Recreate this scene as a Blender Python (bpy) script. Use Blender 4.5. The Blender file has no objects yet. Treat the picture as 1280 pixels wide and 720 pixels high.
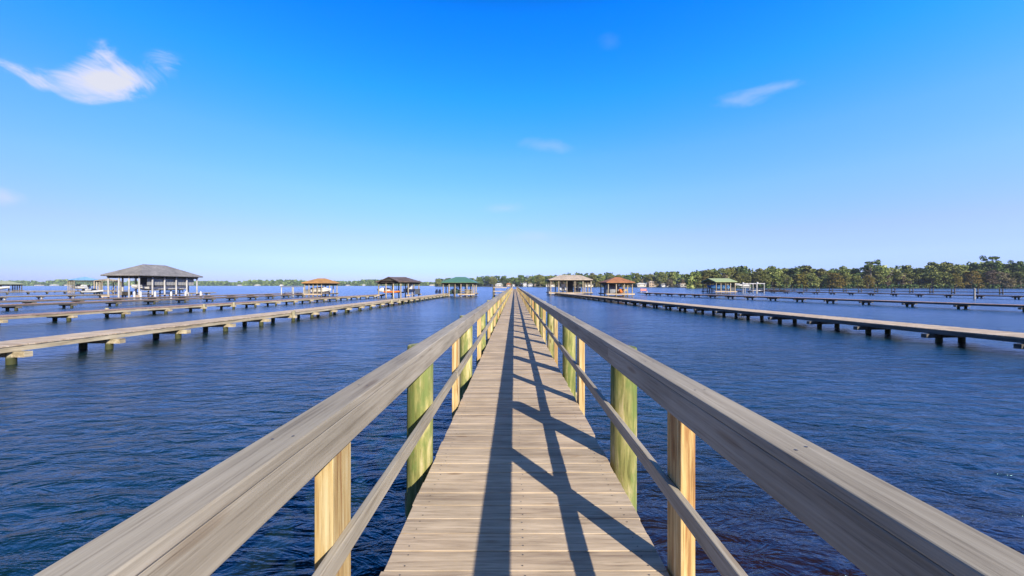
import bpy, math, random
from mathutils import Vector, Matrix
random.seed(7)
sc = bpy.context.scene
col = sc.collection
R = math.radians
CAMZ, F, VX, VY = 2.5, 450.0, 643.0, 356.6
def wx(px, y): return (px - VX) * y / F            # metres to the side at a distance
def wz(py, y): return CAMZ + (VY - py) * y / F

# ------------------------------------------------------------------ materials
def new_mat(name):
    m = bpy.data.materials.new(name); m.use_nodes = True
    nt = m.node_tree; nt.nodes.clear()
    o = nt.nodes.new('ShaderNodeOutputMaterial'); b = nt.nodes.new('ShaderNodeBsdfPrincipled')
    nt.links.new(b.outputs[0], o.inputs[0])
    return m, nt, b
def N(nt, t, **k):
    n = nt.nodes.new(t)
    for a, v in k.items():
        if a.startswith('i_'): n.inputs[a[2:]].default_value = v
        else: setattr(n, a, v)
    return n
def ramp(nt, stops):
    r = nt.nodes.new('ShaderNodeValToRGB'); e = r.color_ramp.elements
    while len(e) < len(stops): e.new(.5)
    for i, (p, c) in enumerate(stops): e[i].position = p; e[i].color = (*c, 1)
    return r
def wood(name, cols, scale, rough=.75, con=.10, bump=.25, var=.35, algae=False, knots=0, green=0):
    """long-grained wood; cols = three colours, scale = noise scale per axis (small = along the grain)"""
    m, nt, b = new_mat(name); L = nt.links.new
    tc = N(nt, 'ShaderNodeTexCoord'); at = N(nt, 'ShaderNodeAttribute', attribute_name='rnd'); oi = N(nt, 'ShaderNodeObjectInfo')
    add = N(nt, 'ShaderNodeMath', operation='ADD'); L(at.outputs['Fac'], add.inputs[0]); L(oi.outputs['Random'], add.inputs[1])
    mul = N(nt, 'ShaderNodeMath', operation='MULTIPLY', i_Value=0); mul.inputs[1].default_value = 37.0; L(add.outputs[0], mul.inputs[0])
    va = N(nt, 'ShaderNodeVectorMath', operation='ADD'); L(tc.outputs['Object'], va.inputs[0]); L(mul.outputs[0], va.inputs[1])
    mp = N(nt, 'ShaderNodeMapping'); mp.inputs['Scale'].default_value = scale; L(va.outputs[0], mp.inputs['Vector'])
    n1 = N(nt, 'ShaderNodeTexNoise'); n1.inputs['Scale'].default_value = 1; n1.inputs['Detail'].default_value = 8; n1.inputs['Roughness'].default_value = .62; n1.inputs['Distortion'].default_value = .6
    L(mp.outputs[0], n1.inputs['Vector'])
    mp2 = N(nt, 'ShaderNodeMapping'); mp2.inputs['Scale'].default_value = [s * .22 for s in scale]; L(va.outputs[0], mp2.inputs['Vector'])
    n2 = N(nt, 'ShaderNodeTexNoise'); n2.inputs['Scale'].default_value = 1; n2.inputs['Detail'].default_value = 3; L(mp2.outputs[0], n2.inputs['Vector'])
    mx = N(nt, 'ShaderNodeMath', operation='MULTIPLY_ADD'); mx.inputs[1].default_value = .55; L(n1.outputs[0], mx.inputs[0])
    m2 = N(nt, 'ShaderNodeMath', operation='MULTIPLY'); m2.inputs[1].default_value = .45; L(n2.outputs[0], m2.inputs[0]); L(m2.outputs[0], mx.inputs[2])
    cr = ramp(nt, [(.5 - con, cols[0]), (.5, cols[1]), (.5 + con, cols[2])]); L(mx.outputs[0], cr.inputs[0])
    # every board / post its own tone
    wn = N(nt, 'ShaderNodeTexWhiteNoise', noise_dimensions='1D'); L(mul.outputs[0], wn.inputs['W'])
    mr = N(nt, 'ShaderNodeMapRange'); mr.inputs['To Min'].default_value = 1 - var; mr.inputs['To Max'].default_value = 1 + var * .6; L(wn.outputs[0], mr.inputs[0])
    hs = N(nt, 'ShaderNodeHueSaturation'); L(cr.outputs[0], hs.inputs['Color']); L(mr.outputs[0], hs.inputs['Value'])
    out = hs.outputs[0]
    # blotchy weathering
    n3 = N(nt, 'ShaderNodeTexNoise'); n3.inputs['Scale'].default_value = 1.7; n3.inputs['Detail'].default_value = 5; L(tc.outputs['Object'], n3.inputs['Vector'])
    c3 = ramp(nt, [(.3, (.80, .80, .78)), (.7, (1.06, 1.05, 1.03))]); L(n3.outputs[0], c3.inputs[0])
    mm = N(nt, 'ShaderNodeMix', data_type='RGBA', blend_type='MULTIPLY'); mm.inputs['Factor'].default_value = 1; L(out, mm.inputs['A']); L(c3.outputs[0], mm.inputs['B'])
    out = mm.outputs['Result']
    mp3 = N(nt, 'ShaderNodeMapping'); mp3.inputs['Scale'].default_value = [s * 2.6 if s > 5 else s * 1.6 for s in scale]; L(va.outputs[0], mp3.inputs['Vector'])
    n4 = N(nt, 'ShaderNodeTexNoise'); n4.inputs['Scale'].default_value = 1; n4.inputs['Detail'].default_value = 6; n4.inputs['Roughness'].default_value = .7; L(mp3.outputs[0], n4.inputs['Vector'])
    c4 = ramp(nt, [(.36, (.58, .55, .51)), (.43, (.92, .91, .9)), (.6, (1.06, 1.06, 1.06))]); L(n4.outputs[0], c4.inputs[0])
    m4 = N(nt, 'ShaderNodeMix', data_type='RGBA', blend_type='MULTIPLY'); m4.inputs['Factor'].default_value = .8; L(out, m4.inputs['A']); L(c4.outputs[0], m4.inputs['B']); out = m4.outputs['Result']
    if knots:
        mp5 = N(nt, 'ShaderNodeMapping'); mp5.inputs['Scale'].default_value = [max(2.2, s * .22) if s > 5 else s * .9 for s in scale]; L(va.outputs[0], mp5.inputs['Vector'])
        vo = N(nt, 'ShaderNodeTexVoronoi'); vo.inputs['Scale'].default_value = 1; L(mp5.outputs[0], vo.inputs['Vector'])
        c5 = ramp(nt, [(.02, (.25, .15, .08)), (.09, (.55, .42, .3)), (.15, (1, 1, 1))]); L(vo.outputs['Distance'], c5.inputs[0])
        m5 = N(nt, 'ShaderNodeMix', data_type='RGBA', blend_type='MULTIPLY'); m5.inputs['Factor'].default_value = knots; L(out, m5.inputs['A']); L(c5.outputs[0], m5.inputs['B']); out = m5.outputs['Result']
    if green:
        mp6 = N(nt, 'ShaderNodeMapping'); mp6.inputs['Scale'].default_value = (9, 9, 3); L(va.outputs[0], mp6.inputs['Vector'])
        n6 = N(nt, 'ShaderNodeTexNoise'); n6.inputs['Scale'].default_value = 1; n6.inputs['Detail'].default_value = 7; n6.inputs['Roughness'].default_value = .65; L(mp6.outputs[0], n6.inputs['Vector'])
        r6 = N(nt, 'ShaderNodeMapRange'); r6.inputs['From Min'].default_value = .47; r6.inputs['From Max'].default_value = .60; r6.inputs['To Max'].default_value = green; L(n6.outputs[0], r6.inputs[0])
        m6 = N(nt, 'ShaderNodeMix', data_type='RGBA'); m6.inputs['B'].default_value = (.12, .17, .04, 1); L(r6.outputs[0], m6.inputs['Factor']); L(out, m6.inputs['A']); out = m6.outputs['Result']
    if algae:
        ge = N(nt, 'ShaderNodeNewGeometry'); sx = N(nt, 'ShaderNodeSeparateXYZ'); L(ge.outputs['Position'], sx.inputs[0])
        nz = N(nt, 'ShaderNodeMath', operation='MULTIPLY_ADD'); nz.inputs[1].default_value = .35; L(n3.outputs[0], nz.inputs[0]); L(sx.outputs['Z'], nz.inputs[2])
        mr2 = N(nt, 'ShaderNodeMapRange'); mr2.inputs['From Min'].default_value = .36; mr2.inputs['From Max'].default_value = .46; mr2.inputs['To Min'].default_value = 1; mr2.inputs['To Max'].default_value = 0; L(nz.outputs[0], mr2.inputs[0])
        ma = N(nt, 'ShaderNodeMix', data_type='RGBA'); ma.inputs['B'].default_value = (.05, .055, .02, 1); L(mr2.outputs[0], ma.inputs['Factor']); L(out, ma.inputs['A'])
        out = ma.outputs['Result']
    L(out, b.inputs['Base Color'])
    b.inputs['Roughness'].default_value = rough; b.inputs['Specular IOR Level'].default_value = .3
    bp = N(nt, 'ShaderNodeBump'); bp.inputs['Strength'].default_value = bump; bp.inputs['Distance'].default_value = .004; L(n1.outputs[0], bp.inputs['Height']); L(bp.outputs[0], b.inputs['Normal'])
    return m
def plain(name, c, rough=.5, var=.12, sc_=2.0, metal=0, bump=0):
    m, nt, b = new_mat(name); L = nt.links.new
    tc = N(nt, 'ShaderNodeTexCoord'); n = N(nt, 'ShaderNodeTexNoise'); n.inputs['Scale'].default_value = sc_; n.inputs['Detail'].default_value = 6; L(tc.outputs['Object'], n.inputs['Vector'])
    cr = ramp(nt, [(.3, [v * (1 - var * 1.6) for v in c]), (.7, [min(1, v * (1 + var)) for v in c])]); L(n.outputs[0], cr.inputs[0]); L(cr.outputs[0], b.inputs['Base Color'])
    b.inputs['Roughness'].default_value = rough; b.inputs['Metallic'].default_value = metal
    if bump:
        bp = N(nt, 'ShaderNodeBump'); bp.inputs['Strength'].default_value = bump; bp.inputs['Distance'].default_value = .03; L(n.outputs[0], bp.inputs['Height']); L(bp.outputs[0], b.inputs['Normal'])
    return m
def shingle(name, c, sx=0.0):
    m, nt, b = new_mat(name); L = nt.links.new
    tc = N(nt, 'ShaderNodeTexCoord')
    br = N(nt, 'ShaderNodeTexBrick'); br.inputs['Scale'].default_value = 1.6; br.inputs['Mortar Size'].default_value = .03
    br.inputs['Color1'].default_value = (*[v * 1.12 for v in c], 1); br.inputs['Color2'].default_value = (*[v * .82 for v in c], 1); br.inputs['Mortar'].default_value = (*[v * .5 for v in c], 1)
    L(tc.outputs['Object'], br.inputs['Vector'])
    n = N(nt, 'ShaderNodeTexNoise'); n.inputs['Scale'].default_value = .9; n.inputs['Detail'].default_value = 7; L(tc.outputs['Object'], n.inputs['Vector'])
    cr = ramp(nt, [(.32, (.72, .72, .72)), (.68, (1.1, 1.1, 1.1))]); L(n.outputs[0], cr.inputs[0])
    mm = N(nt, 'ShaderNodeMix', data_type='RGBA', blend_type='MULTIPLY'); mm.inputs['Factor'].default_value = 1; L(br.outputs[0], mm.inputs['A']); L(cr.outputs[0], mm.inputs['B']); L(mm.outputs['Result'], b.inputs['Base Color'])
    b.inputs['Roughness'].default_value = .85
    return m
def foliage(name, c1, c2, c3):
    m, nt, b = new_mat(name); L = nt.links.new
    at = N(nt, 'ShaderNodeAttribute', attribute_name='rnd'); oi = N(nt, 'ShaderNodeObjectInfo')
    cr = ramp(nt, [(0, c1), (.5, c2), (1, c3)]); L(at.outputs['Fac'], cr.inputs[0])
    mr = N(nt, 'ShaderNodeMapRange'); mr.inputs['To Min'].default_value = .75; mr.inputs['To Max'].default_value = 1.3; L(oi.outputs['Random'], mr.inputs[0])
    mh = N(nt, 'ShaderNodeMapRange'); mh.inputs['To Min'].default_value = .475; mh.inputs['To Max'].default_value = .515; L(oi.outputs['Random'], mh.inputs[0])
    hs = N(nt, 'ShaderNodeHueSaturation'); L(cr.outputs[0], hs.inputs['Color']); L(mr.outputs[0], hs.inputs['Value']); L(mh.outputs[0], hs.inputs['Hue'])
    L(hs.outputs[0], b.inputs['Base Color']); b.inputs['Roughness'].default_value = .7; b.inputs['Specular IOR Level'].default_value = .2
    return m

M = {}
DG = [(.26, .19, .13), (.48, .375, .255), (.66, .53, .37)]
M['deck'] = wood('weathered_deck_wood', DG, (2.2, 34, 30), con=.15, var=.11, bump=.5, knots=.5)
M['rail'] = wood('weathered_rail_wood', [(.22, .185, .13), (.36, .315, .235), (.47, .42, .325)], (34, 1.5, 34), con=.19, var=.10, bump=.5, knots=.45)
M['post'] = wood('yellow_pine_post', [(.36, .19, .07), (.58, .41, .17), (.74, .61, .34)], (40, 40, 1.8), var=.25, bump=.35, knots=.8)
M['pile'] = wood('green_treated_piling', [(.16, .18, .045), (.36, .34, .115), (.60, .50, .27)], (20, 20, 2.4), var=.15, bump=.5, algae=True, knots=.8, green=.75)
M['dock'] = wood('tan_dock_boards', [(.38, .28, .18), (.56, .44, .30), (.70, .58, .43)], (2, 20, 20), var=.1)
M['dock_red'] = wood('reddish_dock_boards', [(.26, .15, .11), (.38, .25, .2), (.5, .38, .31)], (2, 20, 20), var=.1)
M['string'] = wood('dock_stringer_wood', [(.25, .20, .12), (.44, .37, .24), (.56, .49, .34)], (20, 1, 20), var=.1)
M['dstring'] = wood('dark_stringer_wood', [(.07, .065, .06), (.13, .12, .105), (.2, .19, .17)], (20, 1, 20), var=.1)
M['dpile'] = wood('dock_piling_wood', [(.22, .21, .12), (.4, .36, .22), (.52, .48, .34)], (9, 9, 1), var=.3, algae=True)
M['kpile'] = wood('dark_piling_wood', [(.05, .048, .04), (.1, .095, .08), (.17, .16, .13)], (9, 9, 1), var=.3, algae=True)  # dark tone over the full height of the piling
M['ppile'] = wood('pale_wrapped_piling', [(.36, .35, .33), (.48, .47, .45), (.55, .54, .52)], (4, 4, 1), var=.08, bump=.05)
M['white'] = plain('white_paint', (.58, .58, .56), .4, .06)
M['cream'] = plain('cream_paint', (.7, .64, .5), .6)
M['screw'] = plain('dull_screw_heads', (.12, .11, .1), .5, metal=.6)
M['roof_grey'] = shingle('grey_shingle_roof', (.27, .255, .24))
M['roof_orange'] = shingle('orange_shingle_roof', (.55, .28, .08))
M['roof_terra'] = shingle('burnt_orange_shingle_roof', (.46, .19, .075))
M['roof_brown'] = shingle('brown_shingle_roof', (.15, .105, .085))
M['roof_green'] = plain('green_metal_roof', (.085, .20, .105), .45)
M['roof_moss'] = plain('pale_green_metal_roof', (.36, .42, .16), .5)
M['roof_tan'] = shingle('tan_shingle_roof', (.55, .45, .34))
M['roof_blue'] = plain('pale_blue_metal_roof', (.22, .42, .6), .4)
M['roof_olive'] = plain('olive_grey_roof', (.3, .33, .22), .6)
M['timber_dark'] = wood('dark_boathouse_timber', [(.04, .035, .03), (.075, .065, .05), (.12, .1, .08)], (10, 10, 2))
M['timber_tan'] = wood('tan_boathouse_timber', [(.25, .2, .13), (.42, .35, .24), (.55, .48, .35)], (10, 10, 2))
M['curtain'] = plain('grey_canvas_curtain', (.30, .295, .275), .9, .08)
M['slate'] = plain('dark_slate_panel', (.07, .08, .1), .7)
M['tarp_w'] = plain('white_boat_cover_canvas', (.6, .58, .52), .85, .1)
M['tarp_g'] = plain('grey_boat_cover_canvas', (.22, .23, .25), .85, .1)
M['tarp_k'] = plain('dark_green_boat_cover_canvas', (.03, .06, .05), .85, .1)
M['blue'] = plain('blue_gelcoat', (.05, .16, .38), .25)
M['navy'] = plain('navy_gelcoat', (.02, .035, .09), .3)
M['orange'] = plain('orange_plastic', (.75, .2, .03), .4)
M['red'] = plain('red_paint', (.55, .06, .03), .5)
M['black'] = plain('black_rubber', (.02, .02, .022), .5)
M['glass'] = plain('dark_window_glass', (.03, .04, .05), .08)
M['metal'] = plain('galvanised_metal', (.5, .5, .5), .4, metal=.8)
M['stucco'] = plain('pale_stucco', (.6, .55, .46), .8)
M['stucco_t'] = plain('tan_stucco', (.45, .34, .24), .8)
M['bark'] = plain('grey_bark', (.26, .22, .17), .9, .3, 1.5)
M['bark_pale'] = plain('pale_cypress_bark', (.36, .32, .27), .9, .3, 1.5)
M['bank'] = plain('muddy_grass_bank', (.09, .09, .045), .95, .35, .15)

# ------------------------------------------------------------------ object helpers
def tag(o, label=None, cat=None, group=None, kind=None):
    if label: o['label'] = label
    if cat: o['category'] = cat
    if group: o['group'] = group
    if kind: o['kind'] = kind
    return o
def empty(name, loc=(0, 0, 0), rz=0, **k):
    o = bpy.data.objects.new(name, None); col.objects.link(o); o.location = loc; o.rotation_euler.z = rz
    o.empty_display_size = .3
    return tag(o, **k)
class MB:
    def __init__(s): s.v = []; s.f = []; s.r = []; s.sm = []; s.mi = []
    def add(s, vs, fs, rnd=None, smooth=False, mi=0):
        b = len(s.v); s.v += [tuple(v) for v in vs]
        rnd = random.random() if rnd is None else rnd
        for f in fs: s.f.append(tuple(b + i for i in f)); s.r.append(rnd); s.sm.append(smooth); s.mi.append(mi)
    def box(s, x0, x1, y0, y1, z0, z1, rnd=None, mi=0):
        s.add([(x0, y0, z0), (x1, y0, z0), (x1, y1, z0), (x0, y1, z0), (x0, y0, z1), (x1, y0, z1), (x1, y1, z1), (x0, y1, z1)],
              [(0, 3, 2, 1), (4, 5, 6, 7), (0, 1, 5, 4), (1, 2, 6, 5), (2, 3, 7, 6), (3, 0, 4, 7)], rnd, mi=mi)
    def beam(s, p, q, w, h, rnd=None):
        p, q = Vector(p), Vector(q); d = (q - p).normalized()
        up = Vector((0, 0, 1)) if abs(d.z) < .9 else Vector((0, 1, 0))
        a = d.cross(up).normalized() * w / 2; b = a.cross(d).normalized() * h / 2
        vs = [p - a - b, p + a - b, p + a + b, p - a + b, q - a - b, q + a - b, q + a + b, q - a + b]
        s.add(vs, [(0, 3, 2, 1), (4, 5, 6, 7), (0, 1, 5, 4), (1, 2, 6, 5), (2, 3, 7, 6), (3, 0, 4, 7)], rnd)
    def cyl(s, p, q, r0, r1=None, n=12, rnd=None, cap=True):
        r1 = r0 if r1 is None else r1
        p, q = Vector(p), Vector(q); d = (q - p).normalized(); up = Vector((0, 0, 1)) if abs(d.z) < .9 else Vector((1, 0, 0))
        a = d.cross(up).normalized(); b = d.cross(a).normalized(); rnd = random.random() if rnd is None else rnd
        vs = []
        for c, r in ((p, r0), (q, r1)):
            for i in range(n):
                t = 2 * math.pi * i / n; vs.append(c + a * math.cos(t) * r + b * math.sin(t) * r)
        s.add(vs, [(i, (i + 1) % n, n + (i + 1) % n, n + i) for i in range(n)], rnd, True)
        if cap:
            s.add(vs[:n], [tuple(range(n - 1, -1, -1))], rnd); s.add(vs[n:], [tuple(range(n))], rnd)
    def data(s, name, mat):
        me = bpy.data.meshes.new(name); me.from_pydata(s.v, [], s.f)
        for m in (mat if isinstance(mat, list) else [mat]): me.materials.append(m)
        a = me.attributes.new('rnd', 'FLOAT', 'FACE'); a.data.foreach_set('value', s.r)
        me.polygons.foreach_set('use_smooth', s.sm); me.polygons.foreach_set('material_index', s.mi); me.update()
        return me
    def build(s, name, mat, parent=None, bevel=0, loc=None, label=None):
        o = bpy.data.objects.new(name, s.data(name, mat)); col.objects.link(o)
        if parent: o.parent = parent
        if loc: o.location = loc
        if bevel:
            b = o.modifiers.new('bevel', 'BEVEL'); b.width = bevel; b.segments = 2; b.limit_method = 'ANGLE'
        if label: o['label'] = label
        return o
def copy_tree(o, parent=None):
    c = o.copy(); col.objects.link(c); c.parent = parent
    for ch in o.children: copy_tree(ch, c)
    return c
def piece(src, parent, loc, rz=0, sc_=None):
    o = src.copy(); col.objects.link(o); o.parent = parent; o.location = loc; o.rotation_euler.z = rz
    if sc_: o.scale = sc_
    return o

# ------------------------------------------------------------------ camera, light, sky
cam = bpy.data.cameras.new('camera'); co = bpy.data.objects.new('camera', cam); col.objects.link(co)
co.location = (0, 0, CAMZ); co.rotation_euler = (R(90), 0, 0)
cam.sensor_width = 36; cam.lens = F / 1280 * 36; cam.shift_x = -(VX - 640) / 1280; cam.shift_y = -(360 - VY) / 1280
cam.clip_start = .05; cam.clip_end = 20000; sc.camera = co

SD = Vector((.98, -1.50, 1)).normalized()
EL = math.asin(SD.z); AZ = math.atan2(SD.x, SD.y)
sl = bpy.data.lights.new('sun', 'SUN'); sl.energy = 4.2; sl.angle = R(.5); sl.color = (1, .91, .79)
so = bpy.data.objects.new('sun', sl); col.objects.link(so); so.rotation_euler = SD.to_track_quat('Z', 'Y').to_euler(); so.location = (20, -30, 40)

w = bpy.data.worlds.new('World'); sc.world = w; w.use_nodes = True; nt = w.node_tree; nt.nodes.clear(); L = nt.links.new
wo = N(nt, 'ShaderNodeOutputWorld'); bg = N(nt, 'ShaderNodeBackground'); L(bg.outputs[0], wo.inputs[0])
SKY = .11; bg.inputs['Strength'].default_value = SKY
sky = N(nt, 'ShaderNodeTexSky', sky_type='NISHITA'); sky.sun_disc = False; sky.sun_elevation = EL; sky.sun_rotation = AZ
sky.air_density = 1.0; sky.dust_density = .6; sky.ozone_density = 3.0; sky.altitude = 0
geo = N(nt, 'ShaderNodeTexCoord'); D = geo.outputs['Generated']
hs = N(nt, 'ShaderNodeHueSaturation'); hs.inputs['Saturation'].default_value = 1.35; hs.inputs['Value'].default_value = 1.0
L(sky.outputs[0], hs.inputs['Color'])
# deepen and purify the blue towards the zenith, pale blue at the horizon; out-of-view zenith darkened to cut fill light
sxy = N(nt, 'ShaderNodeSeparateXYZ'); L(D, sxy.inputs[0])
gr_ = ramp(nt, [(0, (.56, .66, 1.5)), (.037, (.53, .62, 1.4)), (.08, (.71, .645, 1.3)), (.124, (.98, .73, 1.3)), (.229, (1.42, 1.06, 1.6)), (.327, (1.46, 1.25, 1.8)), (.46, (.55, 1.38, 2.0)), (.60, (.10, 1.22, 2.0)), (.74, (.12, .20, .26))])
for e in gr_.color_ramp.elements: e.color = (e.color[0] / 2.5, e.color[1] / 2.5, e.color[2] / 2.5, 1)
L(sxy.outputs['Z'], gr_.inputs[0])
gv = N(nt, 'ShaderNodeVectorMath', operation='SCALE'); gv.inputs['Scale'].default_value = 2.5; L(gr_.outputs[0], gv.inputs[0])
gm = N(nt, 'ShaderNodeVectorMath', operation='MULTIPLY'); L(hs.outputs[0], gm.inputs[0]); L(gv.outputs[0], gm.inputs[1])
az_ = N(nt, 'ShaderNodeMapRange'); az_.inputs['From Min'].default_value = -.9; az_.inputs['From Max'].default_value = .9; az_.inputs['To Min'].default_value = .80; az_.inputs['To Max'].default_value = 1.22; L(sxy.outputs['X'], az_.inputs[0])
ay_ = N(nt, 'ShaderNodeMapRange', interpolation_type='SMOOTHSTEP'); ay_.inputs['From Min'].default_value = -.6; ay_.inputs['From Max'].default_value = .25; ay_.inputs['To Min'].default_value = .42; ay_.inputs['To Max'].default_value = 1.0; L(sxy.outputs['Y'], ay_.inputs[0])  # out-of-view sky behind the camera dimmed to weaken fill on shaded faces
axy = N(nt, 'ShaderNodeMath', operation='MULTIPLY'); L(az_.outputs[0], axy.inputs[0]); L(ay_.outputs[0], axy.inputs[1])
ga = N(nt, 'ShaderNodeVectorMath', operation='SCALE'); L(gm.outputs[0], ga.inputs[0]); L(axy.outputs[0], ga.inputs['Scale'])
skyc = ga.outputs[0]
EXPO = .9
def pdir(px, py): return Vector(((px - VX) / F, 1, (VY - py) / F)).normalized()
nz = N(nt, 'ShaderNodeTexNoise'); nz.inputs['Scale'].default_value = 9; nz.inputs['Detail'].default_value = 8; nz.inputs['Roughness'].default_value = .66; nz.inputs['Distortion'].default_value = .7
mpn = N(nt, 'ShaderNodeMapping'); mpn.inputs['Scale'].default_value = (1, 1, 1.8); L(D, mpn.inputs['Vector']); L(mpn.outputs[0], nz.inputs['Vector'])
def mth(op, a, b=None, c=None, clamp=False):
    n = N(nt, 'ShaderNodeMath', operation=op, use_clamp=clamp)
    for i, v in enumerate((a, b, c)):
        if v is None: continue
        if isinstance(v, (int, float)): n.inputs[i].default_value = v
        else: L(v, n.inputs[i])
    return n.outputs[0]
nzc = mth('SUBTRACT', nz.outputs[0], .5)
total = None
# (centre px, py, half sizes, tilt, weight, cloud number); clouds: opacity, raggedness
CL = [(124, 98, 62, 36, -2, 1.5, 0), (160, 105, 44, 26, 0, .7, 0), (50, 97, 54, 20, 6, .42, 0), (4, 84, 34, 16, 16, .32, 0), (120, 66, 34, 20, -10, .6, 0), (206, 86, 36, 28, 20, .58, 0),
      (926, 124, 52, 14, -12, 1, 1), (976, 108, 50, 10, -8, .9, 1), (683, 182, 44, 12, 5, 1, 2), (630, 260, 36, 9, -3, 1, 3), (668, 295, 50, 10, -3, 1, 4),
      (4, 246, 38, 15, 10, 1, 5), (763, 52, 20, 14, 0, 1, 6)]
CG = [(.94, 2.9), (.32, 2.2), (.19, 1.8), (.24, 1.4), (.15, 1.4), (.42, 1.8), (.05, 1.6)]
fields = {}
for px, py, a, b_, tilt, op, gi in CL:
    C = pdir(px, py); tx = (pdir(px + 5, py) - pdir(px - 5, py)); ty = (pdir(px, py - 5) - pdir(px, py + 5))
    tx /= 10; ty /= 10; t = R(tilt)
    e1 = (tx * math.cos(t) - ty * math.sin(t)) * a; e2 = (ty * math.cos(t) + tx * math.sin(t)) * b_
    g11, g12, g22 = e1.dot(e1), e1.dot(e2), e2.dot(e2); det = g11 * g22 - g12 * g12
    ax = (e1 * g22 - e2 * g12) / det; bx = (e2 * g11 - e1 * g12) / det
    def dotn(vec):
        n = N(nt, 'ShaderNodeVectorMath', operation='DOT_PRODUCT'); L(D, n.inputs[0]); n.inputs[1].default_value = vec
        return mth('SUBTRACT', n.outputs['Value'], C.dot(vec))
    u, v = dotn(ax), dotn(bx)
    r = mth('SQRT', mth('ADD', mth('MULTIPLY', u, u), mth('MULTIPLY', v, v)))
    s = mth('MULTIPLY', mth('MAXIMUM', mth('SUBTRACT', 1.0, r), 0.0), op)
    fields[gi] = s if gi not in fields else mth('ADD', fields[gi], s)
for gi, s in fields.items():
    s = mth('MULTIPLY_ADD', mth('MULTIPLY', nzc, mth('MINIMUM', mth('MULTIPLY', s, 5.0), 1.0)), CG[gi][1], s)
    mr = N(nt, 'ShaderNodeMapRange', interpolation_type='SMOOTHSTEP'); mr.inputs['From Min'].default_value = .0; mr.inputs['From Max'].default_value = 1.15; mr.inputs['To Max'].default_value = CG[gi][0]; L(s, mr.inputs[0])
    total = mr.outputs[0] if total is None else mth('MAXIMUM', total, mr.outputs[0])
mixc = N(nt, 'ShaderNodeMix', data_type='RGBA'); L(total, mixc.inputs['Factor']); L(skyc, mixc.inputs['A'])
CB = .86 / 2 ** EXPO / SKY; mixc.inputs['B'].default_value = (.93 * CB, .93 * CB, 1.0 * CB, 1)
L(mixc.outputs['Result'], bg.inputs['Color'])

vs = sc.view_settings; vs.view_transform = 'Standard'; vs.look = 'None'; vs.gamma = 1; vs.use_curve_mapping = False; vs.exposure = EXPO
sc.render.resolution_x = 1024; sc.render.resolution_y = 576
sc.cycles.max_bounces = 5; sc.cycles.diffuse_bounces = 2; sc.cycles.glossy_bounces = 3; sc.cycles.caustics_reflective = False

# ------------------------------------------------------------------ water and land
def water_mat():
    m, nt, b = new_mat('lake_water'); L = nt.links.new
    tc = N(nt, 'ShaderNodeTexCoord')
    def nse(scale, rot, sc3, det, dist=.4, rough=.55):
        mp = N(nt, 'ShaderNodeMapping'); mp.inputs['Scale'].default_value = sc3; mp.inputs['Rotation'].default_value = (0, 0, R(rot)); L(tc.outputs['Object'], mp.inputs['Vector'])
        n = N(nt, 'ShaderNodeTexNoise'); n.inputs['Scale'].default_value = scale; n.inputs['Detail'].default_value = det; n.inputs['Distortion'].default_value = dist; n.inputs['Roughness'].default_value = rough; L(mp.outputs[0], n.inputs['Vector']); return n
    a = nse(.65, 14, (.55, 1.25, 1), 3); c = nse(2.6, -10, (.6, 1.5, 1), 4, .8); d = nse(9.0, 8, (.7, 1.4, 1), 4, .8)
    wind = nse(.035, 20, (.6, 1.6, 1), 3); wr = N(nt, 'ShaderNodeMapRange'); wr.inputs['From Min'].default_value = .35; wr.inputs['From Max'].default_value = .65; wr.inputs['To Min'].default_value = .55; wr.inputs['To Max'].default_value = 1.2; L(wind.outputs[0], wr.inputs[0])
    prev = None
    for nn, dist in ((a, .24), (c, .125), (d, .018)):
        bb = N(nt, 'ShaderNodeBump'); bb.inputs['Distance'].default_value = 1; L(nn.outputs[0], bb.inputs['Height'])
        mm_ = N(nt, 'ShaderNodeMath', operation='MULTIPLY'); mm_.inputs[1].default_value = dist; L(wr.outputs[0], mm_.inputs[0]); L(mm_.outputs[0], bb.inputs['Distance'])
        if prev: L(prev.outputs[0], bb.inputs['Normal'])
        prev = bb
    b3 = prev
    L(b3.outputs[0], b.inputs['Normal'])
    # tannin-brown patch beside the pier, navy elsewhere
    vd = N(nt, 'ShaderNodeVectorMath', operation='DISTANCE'); L(tc.outputs['Object'], vd.inputs[0]); vd.inputs[1].default_value = (3.2, .5, 0)
    bn_ = nse(.5, 0, (1, 1, 1), 4); dd_ = N(nt, 'ShaderNodeMath', operation='MULTIPLY_ADD'); dd_.inputs[1].default_value = 4.0; L(bn_.outputs[0], dd_.inputs[0]); L(vd.outputs['Value'], dd_.inputs[2])
    sr = N(nt, 'ShaderNodeMapRange', interpolation_type='SMOOTHSTEP'); sr.inputs['From Min'].default_value = 3.5; sr.inputs['From Max'].default_value = 9.5; sr.inputs['To Min'].default_value = 1; sr.inputs['To Max'].default_value = 0; L(dd_.outputs[0], sr.inputs[0])
    mxw = N(nt, 'ShaderNodeMix', data_type='RGBA'); mxw.inputs['A'].default_value = (.003, .016, .018, 1); mxw.inputs['B'].default_value = (.017, .008, .009, 1); L(sr.outputs[0], mxw.inputs['Factor']); L(mxw.outputs['Result'], b.inputs['Base Color'])
    b.inputs['Base Color'].default_value = (.006, .018, .026, 1); b.inputs['Specular Tint'].default_value = (.5, 1, 1, 1); b.inputs['Specular IOR Level'].default_value = .68; b.inputs['Roughness'].default_value = .17; b.inputs['IOR'].default_value = 1.45
    return m
wm = MB(); wm.add([(-6000, -300, 0), (6000, -300, 0), (6000, 9000, 0), (-6000, 9000, 0)], [(0, 1, 2, 3)])
tag(wm.build('lake_water', water_mat()), 'choppy dark blue lake water', None, None, 'structure')

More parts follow.
